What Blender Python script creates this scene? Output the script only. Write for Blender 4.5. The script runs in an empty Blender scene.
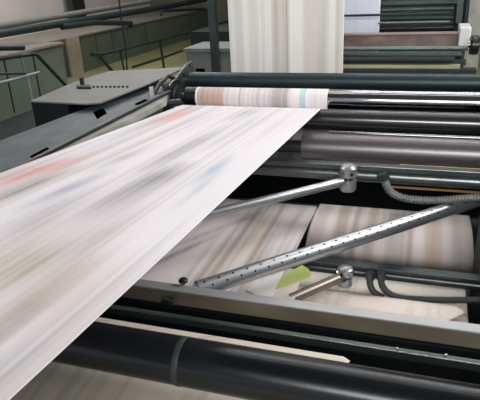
import bpy, bmesh, math, random
from mathutils import Vector, Matrix, noise
S = bpy.context.scene
col = S.collection
rnd = random.Random(7)

# ---------------------------------------------------------------- camera
F = 554.4727
CX = Vector((0.95000587, -0.07643725, 0.30273123))
CY = Vector((0.30857304, 0.37784454, -0.87293538))
CZ = Vector((-0.04766056, 0.92270843, 0.38254101))
M3 = Matrix((CX, CY, CZ))            # camera -> world
EYE = Vector((0, 0, 1.6))
cd = bpy.data.cameras.new('camera')
cam = bpy.data.objects.new('camera', cd)
col.objects.link(cam)
cd.sensor_width = 36
cd.lens = F / 480 * 36
cd.clip_start = 0.02
cam.matrix_world = Matrix.Translation(EYE) @ M3.to_4x4()
S.camera = cam

def ray(px, py):
    return M3 @ (Vector((px - 240, 200 - py, -F)) / F)
def atY(px, py, Y):
    r = ray(px, py); return EYE + r * (Y / r.y)
def atX(px, py, X):
    r = ray(px, py); return EYE + r * (X / r.x)
def atZ(px, py, Z):
    r = ray(px, py); return EYE + r * ((Z - 1.6) / r.z)
def cyl_from(px, y0, y1, D):
    a = ray(px, y0); b = ray(px, y1)
    a = Vector((a.y, a.z)).normalized(); b = Vector((b.y, b.z)).normalized()
    m = (a + b).normalized()
    h = a.angle(b) / 2
    return m.x * D, 1.6 + m.y * D, D * math.sin(h)

# ---------------------------------------------------------------- materials
def lin(c):
    return tuple((x / 255 / 12.92) if x / 255 <= .04045 else ((x / 255 + .055) / 1.055) ** 2.4 for x in c)
def mat(name, rgb, rough=.5, metal=0., bump=0., bscale=40., var=.12, vscale=(6, 6, 6), coat=0., spec=.5):
    m = bpy.data.materials.new(name); m.use_nodes = True
    nt = m.node_tree; b = nt.nodes['Principled BSDF']
    b.inputs['Roughness'].default_value = rough
    b.inputs['Metallic'].default_value = metal
    b.inputs['Coat Weight'].default_value = coat
    b.inputs['Specular IOR Level'].default_value = spec
    c = lin(rgb)
    tc = nt.nodes.new('ShaderNodeTexCoord')
    mp = nt.nodes.new('ShaderNodeMapping'); mp.inputs['Scale'].default_value = vscale
    nz = nt.nodes.new('ShaderNodeTexNoise'); nz.inputs['Scale'].default_value = 1.; nz.inputs['Detail'].default_value = 6
    rp = nt.nodes.new('ShaderNodeValToRGB')
    rp.color_ramp.elements[0].position = .3; rp.color_ramp.elements[1].position = .72
    rp.color_ramp.elements[0].color = tuple(x * (1 - var) for x in c) + (1,)
    rp.color_ramp.elements[1].color = tuple(min(1, x * (1 + var)) for x in c) + (1,)
    nt.links.new(tc.outputs['Object'], mp.inputs[0]); nt.links.new(mp.outputs[0], nz.inputs['Vector'])
    nt.links.new(nz.outputs[0], rp.inputs[0]); nt.links.new(rp.outputs[0], b.inputs['Base Color'])
    if bump:
        n2 = nt.nodes.new('ShaderNodeTexNoise'); n2.inputs['Scale'].default_value = bscale
        bp = nt.nodes.new('ShaderNodeBump'); bp.inputs['Strength'].default_value = bump; bp.inputs['Distance'].default_value = .002
        nt.links.new(tc.outputs['Object'], n2.inputs['Vector']); nt.links.new(n2.outputs[0], bp.inputs['Height'])
        nt.links.new(bp.outputs[0], b.inputs['Normal'])
    return m
BLACK = mat('rubber_shade_black', (11, 18, 20), .4, 0., spec=.4)  # black rubber, also used on dark stand-ins for shade in the press
TEAL = mat('blued_roller', (28, 43, 47), .42, .3, var=.1, vscale=(2, 30, 30))
CHROME = mat('polished_steel', (160, 160, 163), .1, 1., var=.06, vscale=(1, 60, 60))
GREYR = mat('grey_roller', (112, 107, 109), .36, .7, var=.08, vscale=(1, 20, 20))
DARKR = mat('dark_polished_roller', (80, 82, 82), .2, .8, var=.1, vscale=(1, 40, 40))
NEARR = mat('near_roller', (12, 18, 23), .24, .15, var=.1, spec=.6)
STEEL = mat('brushed_steel', (150, 153, 154), .22, 1., .1, 200, .1, (3, 3, 3))
STEELD = mat('dark_steel', (70, 77, 77), .33, .75, .1, 120, .15, (9, 9, 9))
STEELR = mat('rail_steel', (104, 110, 109), .3, .8, .1, 120, .2, (9, 9, 9))
IRON = mat('cast_iron', (30, 38, 39), .6, .3, .3, 80, .25, (12, 12, 12))
FRAME = mat('blue_grey_paint', (62, 72, 80), .45, 0., .4, 45, .45, (14, 7, 9))
LEDGE = mat('worn_grey_paint', (122, 122, 115), .55, 0., .3, 60, .35, (8, 8, 8))
DECK = mat('grey_deck_paint', (100, 101, 98), .5, 0., .1, 40, .14, (5, 5, 5))
BEAMT = mat('beam_light_top', (156, 157, 158), .35, .3, .05, 80, .1, (4, 20, 4))
BEAMF = mat('beam_brown_face', (112, 102, 86), .5, .1, .1, 60, .3, (3, 8, 8))
RAILG = mat('green_grey_rail', (66, 78, 72), .4, .4, .1, 60, .3, (6, 10, 10))
BRASS = mat('brass_strip', (176, 138, 92), .35, .6)
RUST = mat('brown_plate', (110, 92, 84), .5, .2, .2, 40, .55, (5, 5, 9))
SILVER = mat('silver_tube', (178, 181, 184), .33, .85, var=.06, vscale=(20, 20, 20))
GREENP = mat('green_machine_paint', (44, 56, 52), .45, .3, .1, 40, .2)
GREENL = mat('light_green_rod', (100, 114, 108), .4, .5)
HOSE = mat('ribbed_hose', (118, 122, 119), .4, .2, 0, 1, .15, (30, 30, 30))
HOSED = mat('dark_hose', (62, 70, 68), .5, .1)
WALLP = mat('pale_wall_paint', (205, 196, 194), .8, 0, 0, 1, .1, (.8, .8, .8))
WALLB = mat('dim_green_wall', (98, 104, 84), .8, 0, 0, 1, .25, (1.2, 1.2, 1.2))
CAB = mat('green_grey_cabinet', (84, 94, 82), .6, 0, 0, 1, .2, (2, 2, 2))
CABT = mat('cabinet_top_grey', (118, 113, 106), .6, 0, 0, 1, .15, (2, 2, 2))
PILL = mat('beige_pillar', (150, 140, 120), .7)
FLOORM = mat('yellow_green_floor', (112, 110, 76), .6, 0, .05, 10, .25, (1.1, 1.1, 1.1))
CEIL = mat('ceiling_grey', (130, 132, 130), .8)
RAILD = mat('railing_dark', (30, 44, 46), .5, .3)
RAILL = mat('railing_light', (120, 134, 130), .45, .4)
BIN = mat('grey_box_paint', (92, 96, 92), .6, 0, .1, 30, .15)
GREENPAPER = mat('green_paper', (178, 190, 112), .8, 0, 0, 1, .06, (10, 10, 10))
KNOBM = mat('black_plastic', (18, 20, 22), .35)
HOLE = mat('hole_dark', (4, 5, 6), .9, spec=0)
WHITEP = mat('white_paint', (190, 192, 190), .5)

def paper_mat():
    m = bpy.data.materials.new('printed_newsprint'); m.use_nodes = True
    nt = m.node_tree; b = nt.nodes['Principled BSDF']
    b.inputs['Roughness'].default_value = .62
    b.inputs['Specular IOR Level'].default_value = .3
    at = nt.nodes.new('ShaderNodeVertexColor'); at.layer_name = 'print'
    nt.links.new(at.outputs[0], b.inputs['Base Color'])
    return m
PAPER = paper_mat()

# ---------------------------------------------------------------- builders
def link(name, bm, m, parent=None, smooth=False, bevel=0.):
    bmesh.ops.recalc_face_normals(bm, faces=bm.faces)
    me = bpy.data.meshes.new(name); bm.to_mesh(me); bm.free()
    me.materials.append(m)
    o = bpy.data.objects.new(name, me); col.objects.link(o)
    if smooth:
        for p in me.polygons: p.use_smooth = True
        try: me.set_sharp_from_angle(angle=math.radians(38))
        except Exception: pass
    if bevel:
        b = o.modifiers.new('bevel', 'BEVEL'); b.width = bevel; b.segments = 2; b.limit_method = 'ANGLE'
    if parent is not None:
        o.parent = parent
        o.matrix_parent_inverse = Matrix.Translation(parent.location).inverted()
    return o
def tag(o, label=None, cat=None, group=None, kind=None):
    if label: o['label'] = label
    if cat: o['category'] = cat
    if group: o['group'] = group
    if kind: o['kind'] = kind
    return o
def thing(name, label, cat, loc=(0, 0, 0), group=None):
    o = bpy.data.objects.new(name, None); col.objects.link(o); o.location = loc
    o.empty_display_size = .05
    return tag(o, label, cat, group)
def box(bm, x0, x1, y0, y1, z0, z1):
    v = [bm.verts.new((x, y, z)) for x in (x0, x1) for y in (y0, y1) for z in (z0, z1)]
    for f in ((0, 1, 3, 2), (4, 6, 7, 5), (0, 4, 5, 1), (2, 3, 7, 6), (0, 2, 6, 4), (1, 5, 7, 3)):
        bm.faces.new([v[i] for i in f])
def Box(*a):
    bm = bmesh.new(); box(bm, *a); return bm
def prism(bm, pts, off):
    off = Vector(off)
    a = [bm.verts.new(p) for p in pts]; b = [bm.verts.new(Vector(p) + off) for p in pts]
    bm.faces.new(a); bm.faces.new(b[::-1])
    n = len(pts)
    for i in range(n): bm.faces.new((a[i], a[(i + 1) % n], b[(i + 1) % n], b[i]))
def Prism(pts, off):
    bm = bmesh.new(); prism(bm, pts, off); return bm
def tube(bm, pts, radii, seg=24, cap=True):
    pts = [Vector(p) for p in pts]
    if not hasattr(radii, '__len__'): radii = [radii] * len(pts)
    t0 = (pts[1] - pts[0]).normalized()
    up = Vector((0, 0, 1)) if abs(t0.z) < .9 else Vector((0, 1, 0))
    n = t0.cross(up).normalized()
    rings = []
    for i, p in enumerate(pts):
        t = (pts[min(i + 1, len(pts) - 1)] - pts[max(i - 1, 0)])
        t = t.normalized() if t.length > 1e-9 else t0
        n = (n - t * n.dot(t)).normalized(); b = t.cross(n)
        rings.append([bm.verts.new(p + (n * math.cos(2 * math.pi * k / seg) + b * math.sin(2 * math.pi * k / seg)) * radii[i]) for k in range(seg)])
    for a, b_ in zip(rings, rings[1:]):
        for k in range(seg): bm.faces.new((a[k], a[(k + 1) % seg], b_[(k + 1) % seg], b_[k]))
    if cap:
        bm.faces.new(rings[0][::-1]); bm.faces.new(rings[-1])
def Tube(pts, r, seg=24):
    bm = bmesh.new(); tube(bm, pts, r, seg); return bm
def lathe_x(bm, prof, Y, Z, seg=64):
    # prof: (x, r) list
    rings = []
    for x, r in prof:
        rings.append([bm.verts.new((x, Y + r * math.cos(2 * math.pi * k / seg), Z + r * math.sin(2 * math.pi * k / seg))) for k in range(seg)])
    for a, b in zip(rings, rings[1:]):
        for k in range(seg): bm.faces.new((a[k], b[k], b[(k + 1) % seg], a[(k + 1) % seg]))
    bm.faces.new(rings[0]); bm.faces.new(rings[-1][::-1])
def catmull(P, n=10):
    P = [Vector(p) for p in P]; out = []
    Q = [P[0] * 2 - P[1]] + P + [P[-1] * 2 - P[-2]]
    for i in range(1, len(Q) - 2):
        for k in range(n):
            t = k / n
            out.append(.5 * ((2 * Q[i]) + (Q[i + 1] - Q[i - 1]) * t + (2 * Q[i - 1] - 5 * Q[i] + 4 * Q[i + 1] - Q[i + 2]) * t * t + (3 * Q[i] - Q[i - 1] - 3 * Q[i + 1] + Q[i + 2]) * t ** 3))
    out.append(P[-1]); return out

def roller(name, label, Y, Z, r, x0, x1, m, shaft=.45, capm=None, cat='roller', group=None, shx=(None, None)):
    t = thing(name, label, cat, ((x0 + x1) / 2, Y, Z - r), group)
    bm = bmesh.new(); c = min(.004, r * .1)
    lathe_x(bm, [(x0, r - c), (x0 + c, r), (x1 - c, r), (x1, r - c)], Y, Z)
    link('roller_body', bm, m, t, True)
    for i, (e, s) in enumerate(((x0, -1), (x1, 1))):
        L = .03 if shx[i] is None else abs(shx[i] - e)
        bm = bmesh.new(); lathe_x(bm, [(e, r * shaft), (e + s * L, r * shaft)], Y, Z, 32)
        link('shaft', bm, capm or STEELD, t, True)
    return t

# ------- printed paper sheets: colour is mostly ink, with some shade painted in
def fn(x, s): return noise.noise(Vector((x, s * 7.31, s * 1.7)))
def streaks(u, v, seed, amt=1., warm=.0, W=1.):
    # u: metres across the sheet, v: metres along it; ink runs in columns along the sheet
    a = 0
    for fr, w, fv in ((5, .45, .7), (14, .34, .7), (38, .3, .45), (95, .24, .3)):
        a += w * noise.noise(Vector((u * fr, v * fv, seed * 9.13 + fr)))
    b = noise.noise(Vector((u * 9, v * 1.3, seed * 3.3 + 50)))
    ink = max(0, a * .9 + .02) * amt
    tint = Vector((.25, .42, .62)) * (1 + warm) if b > 0 else Vector((.42, .40, .38))
    tint = tint.lerp(Vector((.4, .4, .4)), max(0, .6 - abs(b) * 1.5))
    return ink, tint
def sheet(name, path, xs, seed, parent=None, base=(226, 216, 218), amt=1., warm=0., blobs=(), bands=(), nu=110, thick=.0008, vsub=None, label=None, cat=None, fine=.5):
    """path: list of (Y,Z) or 3D centre points; xs: per path point (x0,x1)"""
    bm = bmesh.new(); cl = bm.loops.layers.float_color.new('print')
    base = Vector(lin(base)); rows = []; vv = 0; vs = []
    for i, (p, (a, b)) in enumerate(zip(path, xs)):
        if i: vv += math.hypot(path[i][0] - path[i - 1][0], path[i][1] - path[i - 1][1])
        vs.append(vv)
        rows.append([bm.verts.new((a + (b - a) * k / nu, p[0], p[1])) for k in range(nu + 1)])
    W = xs[0][1] - xs[0][0]
    cache = {}
    def colr(i, k):
        if (i, k) in cache: return cache[(i, k)]
        f = k / nu; u = rows[i][k].co.x + 2; v = vs[i]
        ink, tint = streaks(u, v, seed, amt, warm)
        c = base.copy()
        for j in range(3): c[j] *= max(.1, 1 - ink * (.6 + tint[j]))
        wp = Vector(rows[i][k].co)
        for (bx, by, ex, ey, hw, rgb, st) in blobs:   # streak segment (x,y) -> (x,y) with half width
            d = Vector((ex - bx, ey - by)); q = Vector((wp.x - bx, wp.y - by))
            L = d.length; t = q.dot(d) / L; w = abs(q.x * d.y - q.y * d.x) / L
            e = math.exp(-(w / hw) ** 2)
            s = min(1, max(0, (t + .12) / .24)) * min(1, max(0, (L + .12 - t) / .24))
            k2 = st * e * s * (.75 + .5 * fn(u * 60, seed + 3))
            c = c.lerp(Vector(lin(rgb)), max(0, min(1, k2)))
        for (u0, u1, rgb, st) in bands:
            e = 1 / (1 + math.exp(-(f - u0) * 160)) * 1 / (1 + math.exp((f - u1) * 160))
            c = c.lerp(Vector(lin(rgb)), st * e)
        cache[(i, k)] = (c.x, c.y, c.z, 1); return cache[(i, k)]
    for i in range(len(rows) - 1):
        for k in range(nu):
            f = bm.faces.new((rows[i][k], rows[i][k + 1], rows[i + 1][k + 1], rows[i + 1][k])); f.smooth = True
            for lp, ik in zip(f.loops, ((i, k), (i, k + 1), (i + 1, k + 1), (i + 1, k))): lp[cl] = colr(*ik)
    me = bpy.data.meshes.new(name); bm.to_mesh(me); bm.free(); me.materials.append(PAPER)
    o = bpy.data.objects.new(name, me); col.objects.link(o)
    so = o.modifiers.new('thickness', 'SOLIDIFY'); so.thickness = thick; so.offset = 0
    if parent is not None:
        o.parent = parent; o.matrix_parent_inverse = Matrix.Translation(parent.location).inverted()
    if label: o['label'] = label
    if cat: o['category'] = cat
    return o
def lerp(a, b, t): return a + (b - a) * t
def lin_path(p, q, n): return [(lerp(p[0], q[0], i / n), lerp(p[1], q[1], i / n)) for i in range(n + 1)]
def arc(Y, Z, r, a0, a1, n): return [(Y + r * math.cos(math.radians(lerp(a0, a1, i / n))), Z + r * math.sin(math.radians(lerp(a0, a1, i / n)))) for i in range(n + 1)]

XL, XR = -1.50, 0.46           # inner faces of the press side frames

# ---------------------------------------------------------------- setting
def struct(name, bm, m): return tag(link(name, bm, m), kind='structure')
struct('floor', Box(-8.2, 5, -3, 16.2, -.1, 0), FLOORM)
struct('wall_left', Box(-8.3, -8.1, -3, 16.2, 0, 5), WALLP)
struct('wall_back', Box(-8.1, 5, 16, 16.2, 0, 5), WALLB)
struct('ceiling', Box(-8.3, 5, -3, 16.2, 5, 5.15), CEIL)
struct('wall_right', Box(5, 5.2, -3, 16.2, 0, 5), WALLB)

# ---------------------------------------------------------------- press side frames
t = thing('press_side_frame', 'low blue-grey steel side beam of the press left of the wide paper web', 'machine frame', (-1.6, 2, 0))
zt = .962
bm = bmesh.new()
p = [atZ(-60, 204, zt), atZ(168, 91.5, zt), atZ(152, 83, zt), atZ(-60, 163, zt)]
prism(bm, p, (0, 0, -.1))
link('top_plate', bm, FRAME, t, bevel=.004)
link('side_plate', Box(-1.60, XL, .3, 3.75, 0.0, .85), IRON, t)
# dark seal strip and pale ledge by the web edge
a, b = atZ(-60, 207, zt + .004), atZ(170, 91.5, zt + .004)
link('edge_seal', Tube([a, b], .010, 12), KNOBM, t, True)
q = [atZ(x, y, .958) for x, y in ((-60, 208), (168, 92.5), (166, 100), (140, 114), (66, 149), (0, 177), (-60, 213))]
link('ledge', Prism(q, (0, 0, -.03)), LEDGE, t)
def patch(px, py, z, w, h, d=.012):
    pass
for k, (c4) in enumerate([((93, 112), (103, 108), (107, 113), (97, 119)), ((30, 156), (47, 147), (50, 149), (33, 159)), ((134, 104), (145, 99), (149, 100), (138, 105))]):
    link('slot', Prism([atZ(x, y, zt + .0015) for x, y in c4], (0, 0, -.004)), HOLE, t)
link('slot_highlight', Prism([atZ(x, y, zt + .003) for x, y in ((50, 149), (70, 139), (71, 141), (51, 152))], (0, 0, -.004)), WHITEP, t)  # white strip painted as the highlight beside the slot
link('bracket', Prism([atZ(x, y, zt + .03) for x, y in ((149, 87), (153, 86), (154, 94), (150, 95))], (0, 0, -.03)), LEDGE, t)
link('bracket', Prism([atZ(x, y, zt + .03) for x, y in ((161, 82), (167, 80), (169, 85), (164, 87))], (0, 0, -.03)), KNOBM, t)

# deck cabinet beside the frame
dz = 1.0
t = thing('deck_cabinet', 'flat grey topped machine cabinet with solid black side for its dark opening, left of the side beam', 'cabinet', (-2.4, 3.2, 0))
P = [atZ(x, y, dz) for x, y in ((30, 101), (84, 103.5), (100, 102.5), (150, 83), (186, 67), (110, 71), (76, 81))]
link('top', Prism(P, (0, 0, -.008)), DECK, t)
P2 = [v + (Vector((-2.6, 3.4, dz)) - v) * .03 + Vector((0, 0, -.008)) for v in P]
for v in P2: v.x = min(v.x, -1.80)
link('body', Prism(P2, (0, 0, -dz + .008)), BLACK, t)  # solid black body standing in for the dark opening under the top
for i in range(9):
    x = 92 + i * 4.2
    link('slot', Prism([atZ(x + dx, 86.0 + dy, dz + .001) for dx, dy in ((0, 0), (2.6, 0), (3, 1.5), (.4, 1.5))], (0, 0, -.003)), HOLE, t)
link('hinge', Prism([atZ(x, y, dz + .012) for x, y in ((76, 85), (90, 84.6), (91, 87), (77, 87))], (0, 0, -.012)), IRON, t)
kb = atZ(82.5, 85, dz)
link('latch_pin', Tube([kb, kb + Vector((0, 0, .045))], .014, 16), KNOBM, t, True)

t = thing('press_side_frame', 'dark right-hand side frame carrying the roller ends', 'machine frame', (.5, 2, 0))
link('side_plate', Box(XR, XR + .06, .3, 3.75, 0.0, .80), IRON, t)
tag(link('bearing_block', Box(atY(477, 240, 2.3).x, XR - .002, 2.05, 2.32, .03, .62), IRON), 'dark block at the right end of the large wrapped roller', 'bearing block')
link('upper_plate', Box(XR, XR + .06, 2.2, 3.75, 0.80, 1.05), IRON, t)
# base tray, added black where the floor under the press lies in shade
tag(link('shade_tray', Box(XL + .002, XR - .002, .35, 3.6, .0, .03), BLACK), 'black tray added for the shade under the rollers of the press', 'tray')
tag(link('dark_backing', Box(XL + .002, XR - .002, 3.61, 3.64, .0, .84), BLACK), 'dark panel added for the shade behind the lower rollers', 'panel')  # added dark backing so the gaps between rollers stay dark

# ---------------------------------------------------------------- rollers
AY, AZ, AR = cyl_from(400, 73.5, 91.5, 3.42)
BY, BZ, BR = cyl_from(400, 90.3, 112.3, 3.22)
CY_, CZ_, CR = cyl_from(400, 111, 132.5, 3.0)
DY, DZ, DR = cyl_from(400, 136.5, 166, 2.75)
LY, LZ, LR = cyl_from(400, 210.5, 266, 2.88)
JY, JZ, JR = cyl_from(156, 331.5, 382, 1.35)
roller('top_roller', 'dark teal roller across the back, just below the hanging web', AY, AZ, AR, atY(188, 80, AY).x, XR - .03, TEAL, shx=(XL, XR))
xb0, xb1 = atY(195, 98, BY - BR).x, atY(327, 98, BY - BR).x
rB = roller('chrome_roller', 'polished steel roller half wrapped by printed paper', BY, BZ, BR, atY(184, 98, BY - BR).x, XR - .03, CHROME, shx=(XL, XR))
bm = bmesh.new(); lathe_x(bm, [(atY(184, 98, BY - BR).x - .001, BR + .001), (xb0 - .004, BR + .001)], BY, BZ)
link('end_collar', bm, BLACK, rB, True)
roller('guide_roller', 'dark polished roller the wide paper web leaves from', CY_, CZ_, CR, XL + .03, XR - .03, DARKR, shx=(XL, XR))
roller('grey_roller', 'satin grey roller right of the web, above the hose', DY, DZ, DR, atY(303, 150, DY).x, XR - .03, GREYR, shx=(XL, XR))
# thin rod between C and D
y_, z_, r_ = cyl_from(400, 133.5, 136.5, 2.86)
tag(link('tie_rod', Tube([(atY(329, 132, y_).x, y_, z_), (XR, y_, z_)], r_ * 1.1), CHROME, None, True), 'thin bright steel rod between dark and grey rollers', 'rod')
roller('large_roller', 'large dark roller carrying the lower printed web', LY, LZ, LR, -1.30, XR - .03, BLACK, shx=(XL, XR))
rJ = roller('near_roller', 'wide black roller nearest the camera along the bottom', JY, JZ, JR, XL + .04, XR - .03, NEARR, shx=(XL, XR))
bm = bmesh.new(); xr = atY(174, 350, JY - JR * .7).x
lathe_x(bm, [(xr - .008, JR + .0002), (xr - .006, JR + .0009), (xr + .006, JR + .0009), (xr + .008, JR + .0002)], JY, JZ)
link('ring', bm, mat('dull_ring', (42, 48, 50), .5), rJ, True)

# ---------------------------------------------------------------- main web
def webpt(px, py):
    p0 = atY(182, 107, 3.0); d = ray(436, 8); n = Vector((1, 0, 0)).cross(d); r = ray(px, py)
    return EYE + r * (n.dot(p0 - EYE) / n.dot(r))
dslope = -.072
# path: up the back of the chrome roller, over it, under to the guide roller, then toward the camera
th = math.degrees(math.atan(dslope))
path = lin_path((BY + BR + .001, BZ - .45), (BY + BR + .001, BZ), 6)[:-1] + arc(BY, BZ, BR + .001, 0, 235, 30)
nb = len(path)
a0 = 55
s0 = arc(CY_, CZ_, CR + .001, a0, 90 + th, 6)
path += s0
tY, tZ = path[-1]
path += [(tY - (tY + .6) * i / 170, tZ - dslope * (tY + .6) * i / 170) for i in range(1, 171)]
wl, wr = webpt(182, 107).x, webpt(321, 108).x
# keep the far edge where the photo has it
def webx(px, py, Y): return atY(px, py, Y).x
xs = []
wl0, wr0 = atY(182, 107, tY).x, atY(321, 108, tY).x
for i in range(len(path)):
    if i < nb: xs.append((xb0, xb1))
    elif i < nb + 7: xs.append((wl0, wr0))
    else:
        f = (i - nb - 6) / 170
        xs.append((wl0 - .03 * min(1, f * 1.6), lerp(wr0, atY(325, 108, tY).x - .008, min(1, f * 1.5))))
def wb(x, y):     # picture point -> point on the web plane through the tangent line
    n = Vector((0, -dslope, 1)); n = Vector((0, 1, 0)).cross(Vector((1, 0, 0)))
    n = Vector((1, 0, 0)).cross(Vector((0, 1, dslope))); r = ray(x, y)
    p = EYE + r * (n.dot(Vector((0, tY, tZ)) - EYE) / n.dot(r)); return p.x, p.y
def blob(x0, y0, x1, y1, hw, rgb, st):
    a, b = wb(x0, y0), wb(x1, y1); m = (a[0] + b[0]) / 2; k = (b[0] - a[0]) * .12
    return (m - k, a[1], m + k, b[1], hw * 1.5, rgb, min(1, st * 1.45))
blobs = [
    blob(-20, 188, 66, 161, .028, (196, 128, 120), .8), blob(50, 168, 82, 160, .016, (214, 140, 110), .7),
    blob(150, 122, 192, 111, .035, (214, 150, 142), .7), blob(-20, 206, 70, 172, .016, (128, 112, 106), .6),
    blob(110, 136, 168, 116, .012, (170, 160, 165), .5),
    blob(25, 202, 108, 176, .018, (120, 128, 150), .55), blob(95, 166, 150, 150, .02, (150, 145, 150), .5),
    blob(75, 214, 190, 168, .035, (118, 110, 110), .75), blob(130, 188, 175, 170, .02, (100, 96, 98), .5),
    blob(200, 180, 228, 160, .014, (120, 160, 190), .6), blob(185, 200, 215, 176, .010, (150, 170, 185), .5),
    blob(120, 175, 240, 125, .02, (172, 165, 172), .4), blob(228, 118, 262, 109, .03, (160, 160, 170), .5), blob(200, 150, 260, 118, .014, (150, 150, 168), .4),
    blob(-30, 300, 62, 236, .05, (150, 138, 112), .8), blob(-10, 345, 70, 272, .022, (120, 110, 100), .7),
    blob(60, 260, 130, 215, .02, (168, 160, 160), .5), blob(20, 330, 100, 262, .05, (196, 180, 172), .6), blob(0, 240, 60, 212, .04, (176, 166, 160), .6),  # wide beige near streaks: ink plus painted fall-off of light toward the camera
    blob(70, 232, 150, 190, .03, (190, 184, 186), .6), blob(150, 165, 215, 135, .025, (150, 145, 148), .5), blob(10, 225, 100, 190, .03, (170, 164, 172), .5), blob(-20, 262, 40, 232, .02, (180, 165, 150), .4),
]
web = sheet('paper_web', path, xs, 2, base=(216, 210, 214), amt=.9, warm=0, blobs=blobs, nu=180,
            label='wide white newsprint web with blurred print running down to the lower left', cat='paper web')
# repaint the part on the chrome roller with its column bands
bands = [(0, .012, (238, 228, 226), .8), (.012, .16, (184, 160, 148), .85), (.16, .225, (196, 162, 144), .9), (.225, .34, (206, 198, 194), .8),
         (.34, .36, (170, 164, 160), .7), (.36, .45, (208, 202, 200), .8), (.45, .60, (196, 190, 188), .7), (.60, .715, (164, 156, 152), .8), (.715, .81, (216, 208, 206), .8),
         (.81, .845, (160, 190, 198), .9), (.845, 1.01, (220, 212, 212), .8)]
ca = web.data.color_attributes['print']
mw = web.data
for poly in mw.polygons:
    for li in poly.loop_indices:
        co = mw.vertices[mw.loops[li].vertex_index].co
        if co.y > tY + .06:
            f = (co.x - xb0) / (xb1 - xb0); c = Vector(ca.data[li].color[:3])
            for u0, u1, rgb, st in bands:
                if u0 <= f < u1: c = c.lerp(Vector(lin(rgb)), st)
            c *= 1 + .22 * fn(f * 60, 5)
            ca.data[li].color = (c.x, c.y, c.z, 1)

# ---------------------------------------------------------------- hanging web
Yv = 3.80
x0, x1 = atY(229.5, 40, Yv).x, atY(343.5, 40, Yv).x
zb = AZ - .35
sheet('paper_web', lin_path((Yv, 2.6), (Yv, zb), 60), [(x0, x1)] * 61, 11, base=(236, 232, 227), amt=1.0, warm=.05, nu=170,
      bands=[(.02, .05, (232, 228, 222), .6), (.05, .13, (190, 186, 178), .5), (.18, .27, (186, 178, 166), .35), (.40, .47, (160, 152, 142), .45), (.60, .64, (235, 230, 226), .7), (.66, .88, (190, 180, 168), .5), (.93, 1.0, (206, 200, 196), .5)],
      label='pale striped newsprint web hanging straight down behind the top roller', cat='paper web')

# ---------------------------------------------------------------- rail, clamps, hoses
def rail(name, label, px, y0, y1, Y, x0p, xb, m, depth=.05, strip=None):
    t = thing(name, label, 'rail', (0, Y, atY(px, y1, Y).z))
    zt_, zb_ = atY(px, y0, Y).z, atY(px, y1, Y).z
    xa = x0p
    h = zt_ - zb_
    link('upper_bar', Box(xa, xb, Y + .004, Y + depth, zb_ + h * .72, zt_), m, t, bevel=.002)
    link('lower_tube', Tube([(xa, Y + h * .35, zb_ + h * .36), (xb, Y + h * .35, zb_ + h * .36)], h * .36, 24), m, t, True)
    if strip:
        link('brass_strip', Box(atY(strip, y0, Y).x, xb - .03, Y + .002, Y + .012, zb_ - .012, zb_ - .004), BRASS, t)
    return t, zt_, zb_
EYY = 2.40
tE, ze1, ze0 = rail('cross_rail', 'grey steel cross rail carrying the upper hose and clamp', 430, 170, 188, EYY, XL, XR, STEELR, strip=392)
yg, zg, rg = cyl_from(430, 165.8, 168.3, 2.60)
tag(link('brass_rod', Tube([(atY(400, 166, yg).x, yg, zg), (XR, yg, zg)], rg), BRASS, None, True), 'thin brass rod under the satin grey roller', 'rod')
FY = 1.98
tF, zf1, zf0 = rail('cross_rail', 'grey steel cross rail lower down, under the wrapped roller', 430, 275, 287, FY, atY(300, 262, FY).x, XR, STEELD)
print('F', zf1, 'z0', LZ + LR + .012)

def clamp(name, label, px, py, Y, r, h, m):
    c = atY(px, py, Y); t = thing(name, label, 'clamp', (c.x, c.y, c.z - h / 2))
    bm = bmesh.new(); tube(bm, [c + Vector((0, 0, -h / 2)), c + Vector((0, 0, -h * .42)), c + Vector((0, 0, -.05 * h))], [r * .75, r, r], 28); link('lower_collar', bm, m, t, True)
    bm = bmesh.new(); tube(bm, [c + Vector((0, 0, -.05 * h)), c + Vector((0, 0, .08 * h))], r * .7, 28); link('neck', bm, STEELD, t, True)
    bm = bmesh.new(); tube(bm, [c + Vector((0, 0, .08 * h)), c + Vector((0, 0, .42 * h)), c + Vector((0, 0, h / 2))], [r, r, r * .7], 28); link('upper_collar', bm, m, t, True)
    for a in (200, 250, 300):
        d = Vector((math.cos(math.radians(a)), math.sin(math.radians(a)), 0))
        link('bolt', Tube([c + d * r * .95 + Vector((0, 0, .25 * h)), c + d * r * 1.12 + Vector((0, 0, .25 * h))], r * .2, 6), CHROME, t)
    return c
c1 = clamp('pipe_clamp', 'steel clamp joining the upper turner bar to the cross rail', 348, 178, 2.35, .038, .12, SILVER)
c2 = clamp('pipe_clamp', 'steel clamp half hidden under the perforated bar', 345, 276, 1.945, .031, .085, SILVER)

# upper turner bar
def bar(name, label, A, B, r, m, holes=0, cat='bar'):
    t = thing(name, label, cat, tuple(A))
    bm = bmesh.new(); d = (B - A); tube(bm, [A, A + d * .004, A + d * .996, B], [r * .8, r, r, r * .8], 48); link('tube', bm, m, t, True)
    if holes:
        dn = d.normalized(); up = Vector((0, 0, 1)); sd = dn.cross(up).normalized()     # side toward camera or away
        if sd.y > 0: sd = -sd
        for row, ang in ((0, 68), (1, 34)):
            n = (sd * math.cos(math.radians(ang)) + up * math.sin(math.radians(ang))).normalized()
            for i in range(holes):
                c = A + d * ((i + .5 + .45 * row) / (holes + .5)) + n * (r - .0008)
                link('air_hole', Tube([c, c + n * .0020], .0036, 10), HOLE, t)
    return t
    return t
zr = c1.z - .008
A = atZ(188, 219.5, zr); B = Vector((c1.x - .02, c1.y - .03, zr))
bar('turner_bar', 'smooth silver tube angled out from under the wide web', A, B, .020, SILVER)
zp = .6
A = atZ(196, 290, zp); B = atZ(492, 195.5, zp)
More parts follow.
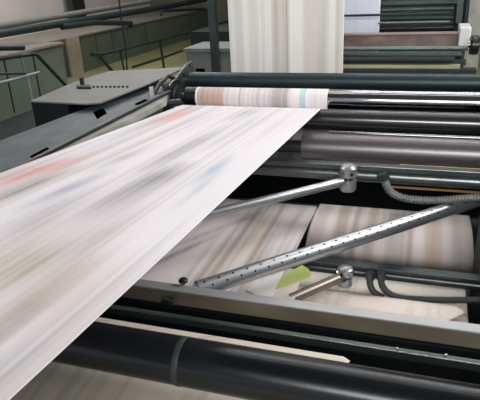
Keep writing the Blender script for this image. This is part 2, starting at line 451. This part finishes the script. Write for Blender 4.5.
bar('turner_bar', 'perforated silver tube with two rows of air holes crossing the lower web', A, B, .030, SILVER, 26)
A = atZ(292, 300, .475); B = Vector((c2.x - .02, c2.y - .02, .475 + .01))
zz = .47; A = atZ(290, 299.5, zz); B = atZ(338, 278.5, zz)
t3 = bar('turner_bar', 'short brownish tube low beside the green paper slip', A, B, .02, mat('dull_steel', (128, 120, 114), .35, .7))
# connector from the short tube to its clamp and rail
link('support_arm', Tube([B + (A - B) * .03, Vector((c2.x, c2.y - .03, c2.z))], .012, 16), STEELD, t3, True)

def hose(name, label, pts, r, m, ribs=90, depth=.16):
    P = catmull(pts, 24); t = thing(name, label, 'hose', tuple(P[0]))
    # resample
    L = [0]
    for a, b in zip(P, P[1:]): L.append(L[-1] + (b - a).length)
    n = ribs * 6; out = []; rr = []; j = 0
    for i in range(n + 1):
        s = L[-1] * i / n
        while j < len(L) - 2 and L[j + 1] < s: j += 1
        f = (s - L[j]) / max(1e-9, L[j + 1] - L[j]); out.append(P[j].lerp(P[j + 1], min(1, f)))
        rr.append(r * (1 - depth * (0, .1, .9, 1, .9, .1)[i % 6]))
    bm = bmesh.new(); tube(bm, out, rr, 20); link('hose_body', bm, m, t, True)
    bm = bmesh.new(); d = (P[1] - P[0]).normalized(); tube(bm, [P[0] - d * .012, P[0] + d * .02], r * 1.35, 6); link('fitting', bm, STEELD, t)
hY = 2.36
hose('flexible_hose', 'ribbed grey conduit looping below the upper cross rail', [atY(383, 176, hY), atY(386, 184, hY), atY(391, 192, hY), atY(402, 197.5, hY), atY(420, 200, hY), atY(445, 200, hY), atY(468, 198, hY), atY(500, 197, hY - .0)], .0185, HOSE, 44, .28)
hY = 1.93
hose('flexible_hose', 'dark hose bent down beside the lower clamp, outer left one', [atY(370, 275, hY), atY(370, 284, hY), atY(374, 292, hY), atY(383, 297.5, hY)], .013, HOSED, 24, .06)
hose('flexible_hose', 'dark ribbed hose curving right under the lower cross rail', [atY(381, 275, hY), atY(382, 285, hY), atY(389, 293.5, hY), atY(402, 298, hY), atY(425, 299.5, hY), atY(448, 300, hY), atY(480, 300, hY)], .0135, HOSED, 70, .2)

# ---------------------------------------------------------------- lower webs
# wrapped section: from behind the large roller, over the top and down its front
rw = LR + .002
pth = arc(LY, LZ, rw, 60, 232, 40)
n = len(pth); xs = []
xt = atY(318, 206, LY - rw * .2).x; xbm = atY(303, 250, LY - rw).x
xr = atY(471, 222, LY - rw * .6).x; xr2 = atY(474.5, 262, LY - rw).x
for i in range(n):
    f = i / (n - 1)
    g = min(1, max(0, (f - .2) / .7))
    xs.append((lerp(xt, xbm, g), lerp(xr, xr2 + .002, min(1, g * 1.2))))
wrapw = sheet('paper_web', pth, xs, 23, base=(244, 232, 228), amt=.7, warm=.1, nu=120,
      bands=[(.02, .10, (190, 180, 172), .5), (.16, .24, (168, 140, 118), .5), (.27, .31, (150, 128, 112), .5), (.36, .42, (196, 172, 150), .6), (.49, .60, (150, 144, 140), .4), (.62, .65, (170, 140, 116), .6), (.72, .82, (196, 160, 128), .5), (.88, .93, (200, 190, 184), .5)],
      label='printed newsprint web wrapped over the large lower roller at right', cat='paper web')
# flat left piece
z0 = LZ + LR + .012; FEND = 1.53
def droop(p): return p + [(p[-1][0] - .012, p[-1][1] - .006), (p[-1][0] - .02, p[-1][1] - .02), (p[-1][0] - .02, .06)]
Ya = LY + .05
yb = FEND + .02
n = 60
aL = atZ(317.5, 206, z0)
pth = droop([(lerp(aL.y, yb, i / n), z0) for i in range(n + 1)]); n += 3
xR = aL.x; xL = xR - .84
sheet('paper_web', pth, [(xL, xR)] * (n + 1), 31, base=(240, 232, 230), amt=1.2, warm=.15, nu=120,
      blobs=[(*atZ(248, 222, z0).xy, *atZ(262, 206, z0).xy, .03, (172, 148, 124), .7), (*atZ(230, 262, z0).xy, *atZ(272, 212, z0).xy, .02, (190, 165, 150), .6),
             (*atZ(285, 232, z0).xy, *atZ(306, 206, z0).xy, .02, (190, 172, 165), .5),
             (*atZ(175, 246, z0).xy, *atZ(262, 212, z0).xy, .02, (96, 96, 100), .5), (*atZ(150, 266, z0).xy, *atZ(215, 236, z0).xy, .018, (84, 84, 88), .7)],  # these two dark streaks paint the bars' shadows across the sheet
      label='printed newsprint web lying flat under the wide web and the angled tubes', cat='paper web')
# low cream sheet behind the hose
zc = .368
p1 = atZ(300, 285, zc)
pth = lin_path((2.10, zc), (1.7, zc), 14)
sheet('paper_web', pth, [(-.75, atZ(466, 296, zc).x)] * 15, 41, base=(240, 230, 216), amt=.7, warm=.1, nu=90,
      label='cream newsprint web low behind the hoses, under the lower cross rail', cat='paper web')
# sheet in front, with clipped right corner
zg2 = .405
b0, b1 = atZ(384, 297, zg2), atZ(456, 306, zg2)
ys = [lerp(b1.y, FEND, i / 20) for i in range(21)]
tip = atZ(466, 312.5, zg2); low = atZ(449, 321, zg2)
xs = []
for y in ys:
    if y > tip.y: xs.append((-.8, lerp(b1.x, tip.x, (b1.y - y) / max(1e-6, b1.y - tip.y))))
    else: xs.append((-.8, max(tip.x + (tip.y - y) / (tip.y - low.y) * (low.x - tip.x), -.2)))
sheet('paper_web', droop([(y, zg2) for y in ys]), xs + [xs[-1]] * 3, 47, base=(244, 230, 220), amt=.7, warm=.15, nu=90,
      label='cream newsprint web with a slanted right corner just behind the grey beam', cat='paper web')
# slips of paper by the low tube
def slip(label, pts, z, m, name='paper_slip', lift=.003):
    P = [atZ(x, y, z) for x, y in pts]
    bm = Prism(P, (0, 0, -.0012))
    o = link(name, bm, m); tag(o, label, 'paper'); return o
WP = mat('white_paper', (226, 222, 218), .7, var=.04)
TP = mat('tan_paper', (206, 194, 184), .7, var=.06)
slip('pale green slip of paper under the perforated bar', ((275, 289), (283, 275), (302, 265), (309, 269), (311, 276), (292, 284.5)), z0 + .006, GREENPAPER)
slip('white paper strip left of the pale green slip', ((246, 290), (284, 270), (275, 298), (262, 298)), z0 + .004, WP)
slip('tan paper strip below the pale green slip', ((271, 299), (277, 290), (300, 281), (294, 302), (280, 300)), z0 + .007, TP)

# ---------------------------------------------------------------- beam and rails in front
hYf = 1.43
zft = atY(384, 319.5, hYf).z; zfb = atY(384, 335.5, hYf).z
yb_ = atZ(384, 311.5, zft).y
t = thing('cross_beam', 'long grey cross beam with pale top and brownish front face', 'beam', (-.4, hYf, zfb))
bm = Box(XL, XR, hYf, yb_, zft - .006, zft); link('top_flange', bm, BEAMT, t, bevel=.0015)
bm = Box(XL, XR, hYf + .002, hYf + .012, zfb, zft - .006); link('front_web', bm, BEAMF, t)
link('dark_backplate', Box(XL + .002, XR - .002, hYf + .014, hYf + .02, .04, zft - .008), BLACK, t)  # added black plate that darkens the gap below the beam face
kc = atZ(183.5, 284, zft)
t = thing('knob', 'small round black knob on top of the pale cross beam', 'knob', tuple(kc))
link('stem', Tube([kc, kc + Vector((0, 0, .012))], .006, 16), STEELD, t, True)
bm = bmesh.new(); tube(bm, [kc + Vector((0, 0, z)) for z in (.006, .009, .017, .021)], [.012, .0155, .0155, .011], 28); link('grip', bm, KNOBM, t, True)
bm = bmesh.new(); tube(bm, [kc + Vector((0, 0, z)) for z in (.021, .0225)], .005, 16); link('cap', bm, STEELD, t, True)

y_, z_, r_ = cyl_from(384, 336.2, 338.6, math.hypot(1.41, 1.1))
tag(link('tie_rod', Tube([(XL, y_, z_), (XR, y_, z_)], r_), STEEL, None, True), 'thin dark steel rod directly below the brownish beam face', 'rod')
t = thing('guide_rail', 'green-grey double rail in front of the beam, behind the nearest roller', 'rail', (-.4, 1.33, .4))
Yr = 1.30
za = atY(384, 349.5, Yr).z; zb2 = atY(384, 357, Yr).z; ybk = atZ(384, 345.5, za).y
link('top_flange', Box(XL, XR, Yr, ybk, za - .004, za), RAILG, t)
link('front_face', Box(XL, XR, Yr + .001, Yr + .006, zb2, za - .004), mat('rail_dark_face', (52, 60, 60), .4, .3), t)
link('edge_highlight', Tube([(XL, Yr, za), (XR, Yr, za)], .0022, 12), STEEL, t, True)  # steel tube added as the highlight line along the rail edge
# little clamp and screws on that rail
cc = atZ(168, 304, za)
t = thing('rail_clamp', 'small worn metal clamp on the dark rail under the knob', 'clamp', tuple(cc))
link('block', Box(cc.x - .022, cc.x + .02, cc.y - .006, cc.y + .02, cc.z, cc.z + .014), IRON, t, bevel=.002)
link('bolt', Tube([cc + Vector((-.004, -.004, .014)), cc + Vector((-.004, -.004, .022))], .0065, 6), STEEL, t)
link('bolt', Tube([cc + Vector((.012, -.002, .012)), cc + Vector((.012, -.002, .017))], .006, 6), STEELD, t)
for px, py, lab in ((397, 349.5, 'left'), (446, 356, 'right')):
    c = atZ(px, py, za)
    tag(link('screw', Tube([c, c + Vector((0, 0, .005))], .0036, 6), STEEL), 'small screw on the rail, ' + lab + ' one of the two near the right side', 'screw')

# web passing under and behind the nearest roller
rj = JR + .035
pth = lin_path((.2, JZ - rj - .08), (JY - .02, JZ - rj), 14)[:-1] + arc(JY, JZ, rj, 272, 372, 26)
zt3 = pth[-1][1]
pth = pth[:-3]; pe = pth[-1]
yk = 1.215; topz = atY(240, 340.0, yk).z
pth += [(lerp(pe[0], yk, i / 8), lerp(pe[1], topz, i / 8)) for i in range(1, 9)]
xe = atY(353, 359, pth[-1][0]).x
xs = [(XL + .06, xe)] * len(pth)
xs = [(XL + .06, xe - .03 * max(0, (i - len(pth) + 6) / 6)) for i in range(len(pth))]
sheet('paper_web', pth, xs, 53, base=(212, 202, 186), amt=.9, warm=.2, nu=150,
      bands=[(.0, .3, (190, 186, 178), .3)],
      label='brownish newsprint web passing under the nearest black roller at the bottom', cat='paper web')

# bracket and bearing at the left end of the back rollers
t = thing('bearing_bracket', 'cast metal bearing bracket at the left end of the back rollers', 'bracket', (-1.48, 3.2, .9))
def sideplate(pts, X, w): return Prism([Vector((X, y, z)) for y, z in pts], (w, 0, 0))
link('plate', sideplate([(2.86, .86), (3.02, .985), (3.2, 1.0), (3.35, 1.05), (3.46, 1.06), (3.5, .86)], -1.50, .018), STEELD, t, bevel=.003)
bm = bmesh.new()
for rr0 in (0,): lathe_x(bm, [(-1.482, BR * 1.18), (-1.462, BR * 1.18), (-1.458, BR * 1.05)], BY, BZ, 48)
link('bearing_ring', bm, STEELD, t, True)
bm = bmesh.new(); lathe_x(bm, [(-1.482, AR * 1.12), (-1.466, AR * 1.12)], AY, AZ, 48)
link('bearing_ring', bm, STEELD, t, True)
bm = bmesh.new(); tube(bm, [(-1.47, 3.12 + .13 * math.cos(math.radians(a)), .885 + .11 * math.sin(math.radians(a))) for a in range(60, 206, 8)], .007, 10)
link('guard_edge', bm, STEEL, t, True)
bm = bmesh.new(); tube(bm, [(-1.49, 2.8, .93), (-1.49, 2.95, 1.0), (-1.49, 3.08, 1.03), (-1.49, 3.16, 1.0)], .012, 10)
link('link_arm', bm, KNOBM, t, True)
for (y, z) in ((2.95, .90), (3.05, .955), (3.30, 1.0), (3.42, 1.035)):
    link('bolt', Tube([(-1.482, y, z), (-1.474, y, z)], .010, 6), STEEL, t)
a = atX(148, 113, -1.44); 
tag(link('side_spindle', Tube([(-1.56, 2.78, .905), (-1.36, 2.95, .90)], .022), KNOBM, None, True), 'short black spindle at the far left corner of the wide web', 'spindle')

# ---------------------------------------------------------------- far machine, upper right
YB = 5.2
xl = atY(300, 40, YB).x
def hbar(name, label, cat, y0, y1, Y, x0p, x1p, m, round_=True, depth=.1):
    x0_, x1_ = atY(x0p, (y0 + y1) / 2, Y).x, atY(x1p, (y0 + y1) / 2, Y).x
    zt_, zb_ = atY(410, y0, Y).z, atY(410, y1, Y).z
    if round_:
        r = (zt_ - zb_) / 2; bm = bmesh.new(); c = r * .15
        lathe_x(bm, [(x0_, r - c), (x0_ + c, r), (x1_ - c, r), (x1_, r - c)], Y + r, (zt_ + zb_) / 2, 40)
    else: bm = Box(x0_, x1_, Y, Y + depth, zb_, zt_)
    o = link(name, bm, m, None, round_); tag(o, label, cat); return o
t = thing('far_press_frame', 'dark side upright of the far press unit at the upper right', 'machine frame', tuple(atY(470, 60, 5.3)))
xa = atY(453, 30, 5.3).x; xb_ = atY(464, 30, 5.3).x
link('upright', Box(xa, xb_, 5.35, 5.5, 0, 2.4), IRON, t)
link('grey_column', Box(atY(455, 30, 5.2).x, atY(461, 30, 5.2).x, 5.2, 5.34, 1.1, 2.4), STEELD, t)
link('pale_column', Box(atY(467, 30, 5.1).x, atY(482, 30, 5.1).x, 5.1, 5.3, 0, 2.5), LEDGE, t)
link('left_upright', Box(atY(250, 30, 5.3).x, atY(262, 30, 5.3).x, 5.3, 5.5, 0, 2.4), IRON, t)
link('back_panel', Box(atY(236, 30, 6).x, atY(470, 30, 6).x, 6.0, 6.05, 0, 2.6), GREENP, t)
pc = atY(464, 34, 4.7)
link('white_bracket', Box(pc.x - .035, pc.x + .05, 4.7, 5.0, pc.z - .12, pc.z + .05), WHITEP, t, bevel=.01)
kc = atY(475, 45, 4.55)
t2 = thing('hand_wheel', 'black knobbed hand wheel at the upper right edge', 'hand wheel', tuple(kc))
bm = bmesh.new(); lathe_x(bm, [(kc.x - .03, .05), (kc.x - .02, .07), (kc.x + .02, .07), (kc.x + .03, .05)], kc.y, kc.z, 40); link('wheel', bm, KNOBM, t2, True)
for k in range(8):
    a = k * math.pi / 4
    link('knob', Tube([(kc.x - .035, kc.y + .05 * math.cos(a), kc.z + .05 * math.sin(a)), (kc.x + .0, kc.y + .06 * math.cos(a), kc.z + .06 * math.sin(a))], .014, 12), KNOBM, t2, True)
link('hub', Tube([(kc.x - .05, kc.y, kc.z), (kc.x + .12, kc.y, kc.z)], .02), STEEL, t2, True)
hbar('far_roller', 'dark green roller at the very top of the far press unit', 'roller', 1, 7, 5.2, 340, 461, GREENP)
hbar('far_rod', 'grey rod below the topmost far roller', 'rod', 8.5, 11, 5.1, 340, 454, STEELD)
hbar('far_rod', 'thin dark bar crossing in front of the pale blue paper', 'rod', 13, 15.5, 4.9, 340, 450, IRON)
hbar('far_roller', 'dark roller just below the thin bar of the far unit', 'roller', 16.5, 21, 5.2, 380, 453, GREENP)
hbar('far_rod', 'light green rod mid-way down the far press unit', 'rod', 21.5, 23.5, 5.0, 378, 450, GREENL)
hbar('far_roller', 'black green roller above the brown far plate', 'roller', 25, 32, 5.2, 378, 454, BLACK)
hbar('far_plate', 'brown stained plate with pinkish upper edge on the far unit', 'plate', 34.5, 46, 4.75, 300, 464, RUST, False, .05)
hbar('edge_strip', 'pink-grey strip along the top of the brown far plate', 'strip', 32.8, 34.4, 4.74, 300, 464, mat('pink_grey_edge', (160, 138, 136), .4, .3), False, .06)
hbar('far_rod', 'light green rod just below the brown far plate', 'rod', 46.5, 51, 4.6, 300, 468, GREENL)
hbar('far_roller', 'dark green roller third from the bottom of the far unit', 'roller', 52, 58.5, 4.5, 300, 462, GREENP)
hbar('far_bar', 'grey bar resting below the dark green far roller', 'bar', 58.5, 61, 4.4, 300, 455, STEELD, False)
hbar('yellow_strip', 'yellowish strip low on the far unit above the top roller', 'strip', 65, 69.5, 4.4, 300, 460, mat('yellow_strip', (150, 146, 112), .5), False, .05)
hbar('far_channel', 'dark channel under the grey bar of the far unit', 'plate', 61, 65, 4.45, 300, 466, IRON, False)
hbar('far_plate', 'dark plate at the foot of the far unit behind the top roller', 'plate', 69.5, 100, 4.35, 300, 475, IRON, False)
x0, x1 = atY(341, 15, 5.06).x, atY(380, 15, 5.06).x
zt_, zb_ = 2.4, atY(360, 34, 5.06).z
sheet('paper_web', lin_path((5.06, zt_), (5.06, zb_ - .15), 20), [(x0 - .3, x1)] * 21, 61, base=(196, 200, 212), amt=.4, nu=60,
      label='pale blue-grey web hanging in the far press unit, right of the striped one', cat='paper web')

# ---------------------------------------------------------------- left background
XC = -6.0
zc0 = .5 * (atX(0, 56, XC).z + atX(96, 28, XC).z)
t = thing('cabinet_row', 'long row of green-grey machine cabinets with pale tops by the left wall', 'cabinet', (XC - .6, 9, 0))
ya, yz = 4.0, 15.5
link('body', Box(XC - 1.2, XC, ya, yz, 0, zc0 - .03), CAB, t)
link('top', Box(XC - 1.25, XC + .03, ya, yz, zc0 - .03, zc0), CABT, t)
for i, px in enumerate((22, 48, 96, 112, 128, 146, 166, 186)):
    y = atX(px, 55 - px * .12, XC).y
    link('door_seam', Box(XC - .01, XC + .006, y, y + .02, .05, zc0 - .04), RAILG, t)
y = atX(66, 60, XC).y; y2 = atX(79, 60, XC).y
tag(link('pillar', Box(XC + .02, XC + .07, y, y2, 0, zc0 - .0), PILL), 'beige vertical pillar in front of the cabinet row', 'pillar')
def xt_(px, py, X): return atX(px, py, X)
def pipe(name, label, cat, pts, r, m, X):
    bm = bmesh.new(); tube(bm, [atX(x, y, X) for x, y in pts], r, 16)
    return tag(link(name, bm, m, None, True), label, cat)
pipe('long_pipe', 'long thick dark pipe running along the left wall above the cabinets', 'pipe', ((-20, 37), (165, 7), (236, -6)), .055, RAILD, -5.4)
pipe('wall_conduit', 'grey conduit directly above the long dark pipe', 'pipe', ((-20, 29.5), (150, 1)), .045, BIN, -5.6)
pipe('pipe_bracket', 'short dark bracket bar hanging under the long pipe', 'bracket', ((62, 27), (95, 22.5), (131, 23.5), (131, 28)), .045, RAILD, -5.3)
pipe('pipe_bracket', 'thin dark bracket below the long pipe, further right', 'bracket', ((161, 15), (162, 11), (205, 9)), .03, RAILD, -5.3)
tag(link('wall_post', Box(-7.9, -7.75, atX(71, 5, -7.8).y, atX(83, 5, -7.8).y, 0, 5), STEELD), 'dark upright post against the pale left wall', 'post')
pipe('hanging_cable', 'thin black cable hanging down in front of the pale wall', 'cable', ((118, -12), (121, 18), (126, 48), (127, 70)), .012, RAILD, -4.2)
XN = -5.0
yn0, yn1 = 3.0, atX(64, 60, XN).y
t = thing('machine_cabinet', 'nearer green-grey cabinet at the left edge behind the guard rail', 'cabinet', (XN - .4, 5, 0))
zn = atX(20, 51, XN).z
link('body', Box(XN - .9, XN, yn0, yn1, 0, zn - .03), CAB, t)
link('top', Box(XN - .95, XN + .03, yn0, yn1 + .02, zn - .03, zn), CABT, t)
for px in (3, 33): 
    y = atX(px, 60, XN).y; link('door_seam', Box(XN - .01, XN + .006, y, y + .025, .05, zn - .04), IRON, t)
tag(link('floor_plate', Box(-4.95, -1.7, .2, atZ(60, 100, 0).y, 0, .02), IRON), 'dark steel floor plate on the walkway left of the press', 'floor plate')
# near railing on the left edge
X = -3.4
t = thing('guard_rail', 'dark green-grey tubular guard rail at the left edge', 'railing', tuple(atX(27, 90, X)))
def rp(pts, r, m, nm='rail', par=None, X=X):
    bm = bmesh.new(); tube(bm, [atX(x, y, X) for x, y in pts], r, 14); link(nm, bm, m, par, True)
rp(((-25, 48), (23, 47.5)), .026, RAILD, 'bar', t)
rp(((-25, 62), (8, 57.5), (34, 54)), .017, RAILD, 'rail', t)
rp(((30, 53.5), (37, 55), (69, 89)), .016, RAILD, 'brace', t)
rp(((20, 57), (22, 60), (26, 77)), .010, RAILL, 'post', t)
rp(((-25, 74), (25, 73.5)), .011, RAILD, 'rail', t)
rp(((-25, 89), (14, 79.5), (39, 72.5)), .014, RAILL, 'rail', t)
rp(((27, 76), (30, 90), (36, 125)), .014, RAILL, 'post', t)
X2 = -4.6
t = thing('guard_rail', 'long dark guard rail rising to the right behind the grey deck', 'railing', tuple(atX(162, 70, X2)))
rp(((92, 54.5), (103, 54.5)), .03, RAILD, 'end_grip', t, X2)
rp(((102, 54.5), (160, 40), (186, 33), (240, 18)), .024, RAILD, 'rail', t, X2)
rp(((98, 55), (114, 73)), .024, RAILD, 'brace', t, X2)
rp(((120, 50), (124, 70)), .015, RAILD, 'post', t, X2)
rp(((160, 41), (164, 68)), .022, RAILD, 'post', t, X2)
rp(((133, 67), (165, 57), (192, 47)), .022, RAILD, 'rail', t, X2)
rp(((192, 33), (194, 60)), .022, RAILD, 'post', t, X2)
# post, box
pz = atY(213, 40, 4.4)
tag(link('support_post', Box(pz.x - .03, pz.x + .03, 4.4, 4.46, 0, 3.4), STEELD), 'slim grey vertical post left of the hanging web', 'post')
t = thing('metal_box', 'grey metal box with a small dark slot beside the slim post', 'box', (-2.3, 4.8, 0))
q0, q1 = atY(186, 52, 4.56), atY(229, 52, 4.56)
link('body', Box(q0.x, q1.x + .1, 4.56, 5.0, 0, q0.z), BIN, t, bevel=.01)
link('lid', Box(q0.x - .02, q1.x + .12, 4.54, 5.02, q0.z, q0.z + .03), BIN, t)
s0_ = atY(196, 68.5, 4.56); s1_ = atY(205, 72, 4.56)
link('slot', Box(s0_.x, s1_.x, 4.555, 4.57, s1_.z, s0_.z), HOLE, t)
u = atY(190, 32, 8.0); u2 = atY(226, 50, 8.0)
tag(link('dark_machine', Box(u.x, u2.x + .2, 8.0, 9, 0, u.z), IRON), 'dark machine block far behind the slim post', 'machine')

# ---------------------------------------------------------------- light
w = bpy.data.worlds.new('hall'); S.world = w; w.use_nodes = True
w.node_tree.nodes['Background'].inputs[0].default_value = (.8, .9, 1, 1)
w.node_tree.nodes['Background'].inputs[1].default_value = .5
def area(name, loc, target, sx, sy, power, color=(1, 1, 1)):
    l = bpy.data.lights.new(name, 'AREA'); l.shape = 'RECTANGLE'; l.size = sx; l.size_y = sy; l.energy = power; l.color = color
    o = bpy.data.objects.new(name, l); col.objects.link(o); o.location = loc
    o.rotation_euler = (Vector(target) - Vector(loc)).to_track_quat('-Z', 'Y').to_euler(); return o
for Yl, P_ in ((3.0, 16), (4.4, 38), (5.8, 60), (7.4, 80)):
    area('overhead_lamp', (-1.0, Yl, 4.75), (-1.0, Yl - .5, 0), 6, .22, P_, (1, .985, .975))
area('overhead_lamp', (-2.9, 3.0, 4.8), (-1.2, 2.6, .8), .3, 5, 35, (.95, .98, 1))
area('side_fill', (3.0, 3.4, 2.9), (-.1, 2.4, .45), 1.6, 3, 190, (1, .985, .97))  # added fill from the right to brighten the lower webs
area('overhead_lamp', (-5.6, 8.5, 4.8), (-6.6, 8.5, 0), 1.0, 8, 330, (1, .96, .92))  # overhead fill added to brighten the pale left wall
fl = area('front_fill', (1.0, -2.4, 2.9), (-.2, 3.9, 1.2), 3.6, 1.0, 33, (1, .99, .98))  # added soft fill from behind the camera for front-facing surfaces
fl.data.spread = math.radians(70)

S.view_settings.view_transform = 'Standard'
S.view_settings.look = 'None'
S.view_settings.exposure = .25
S.view_settings.gamma = 1
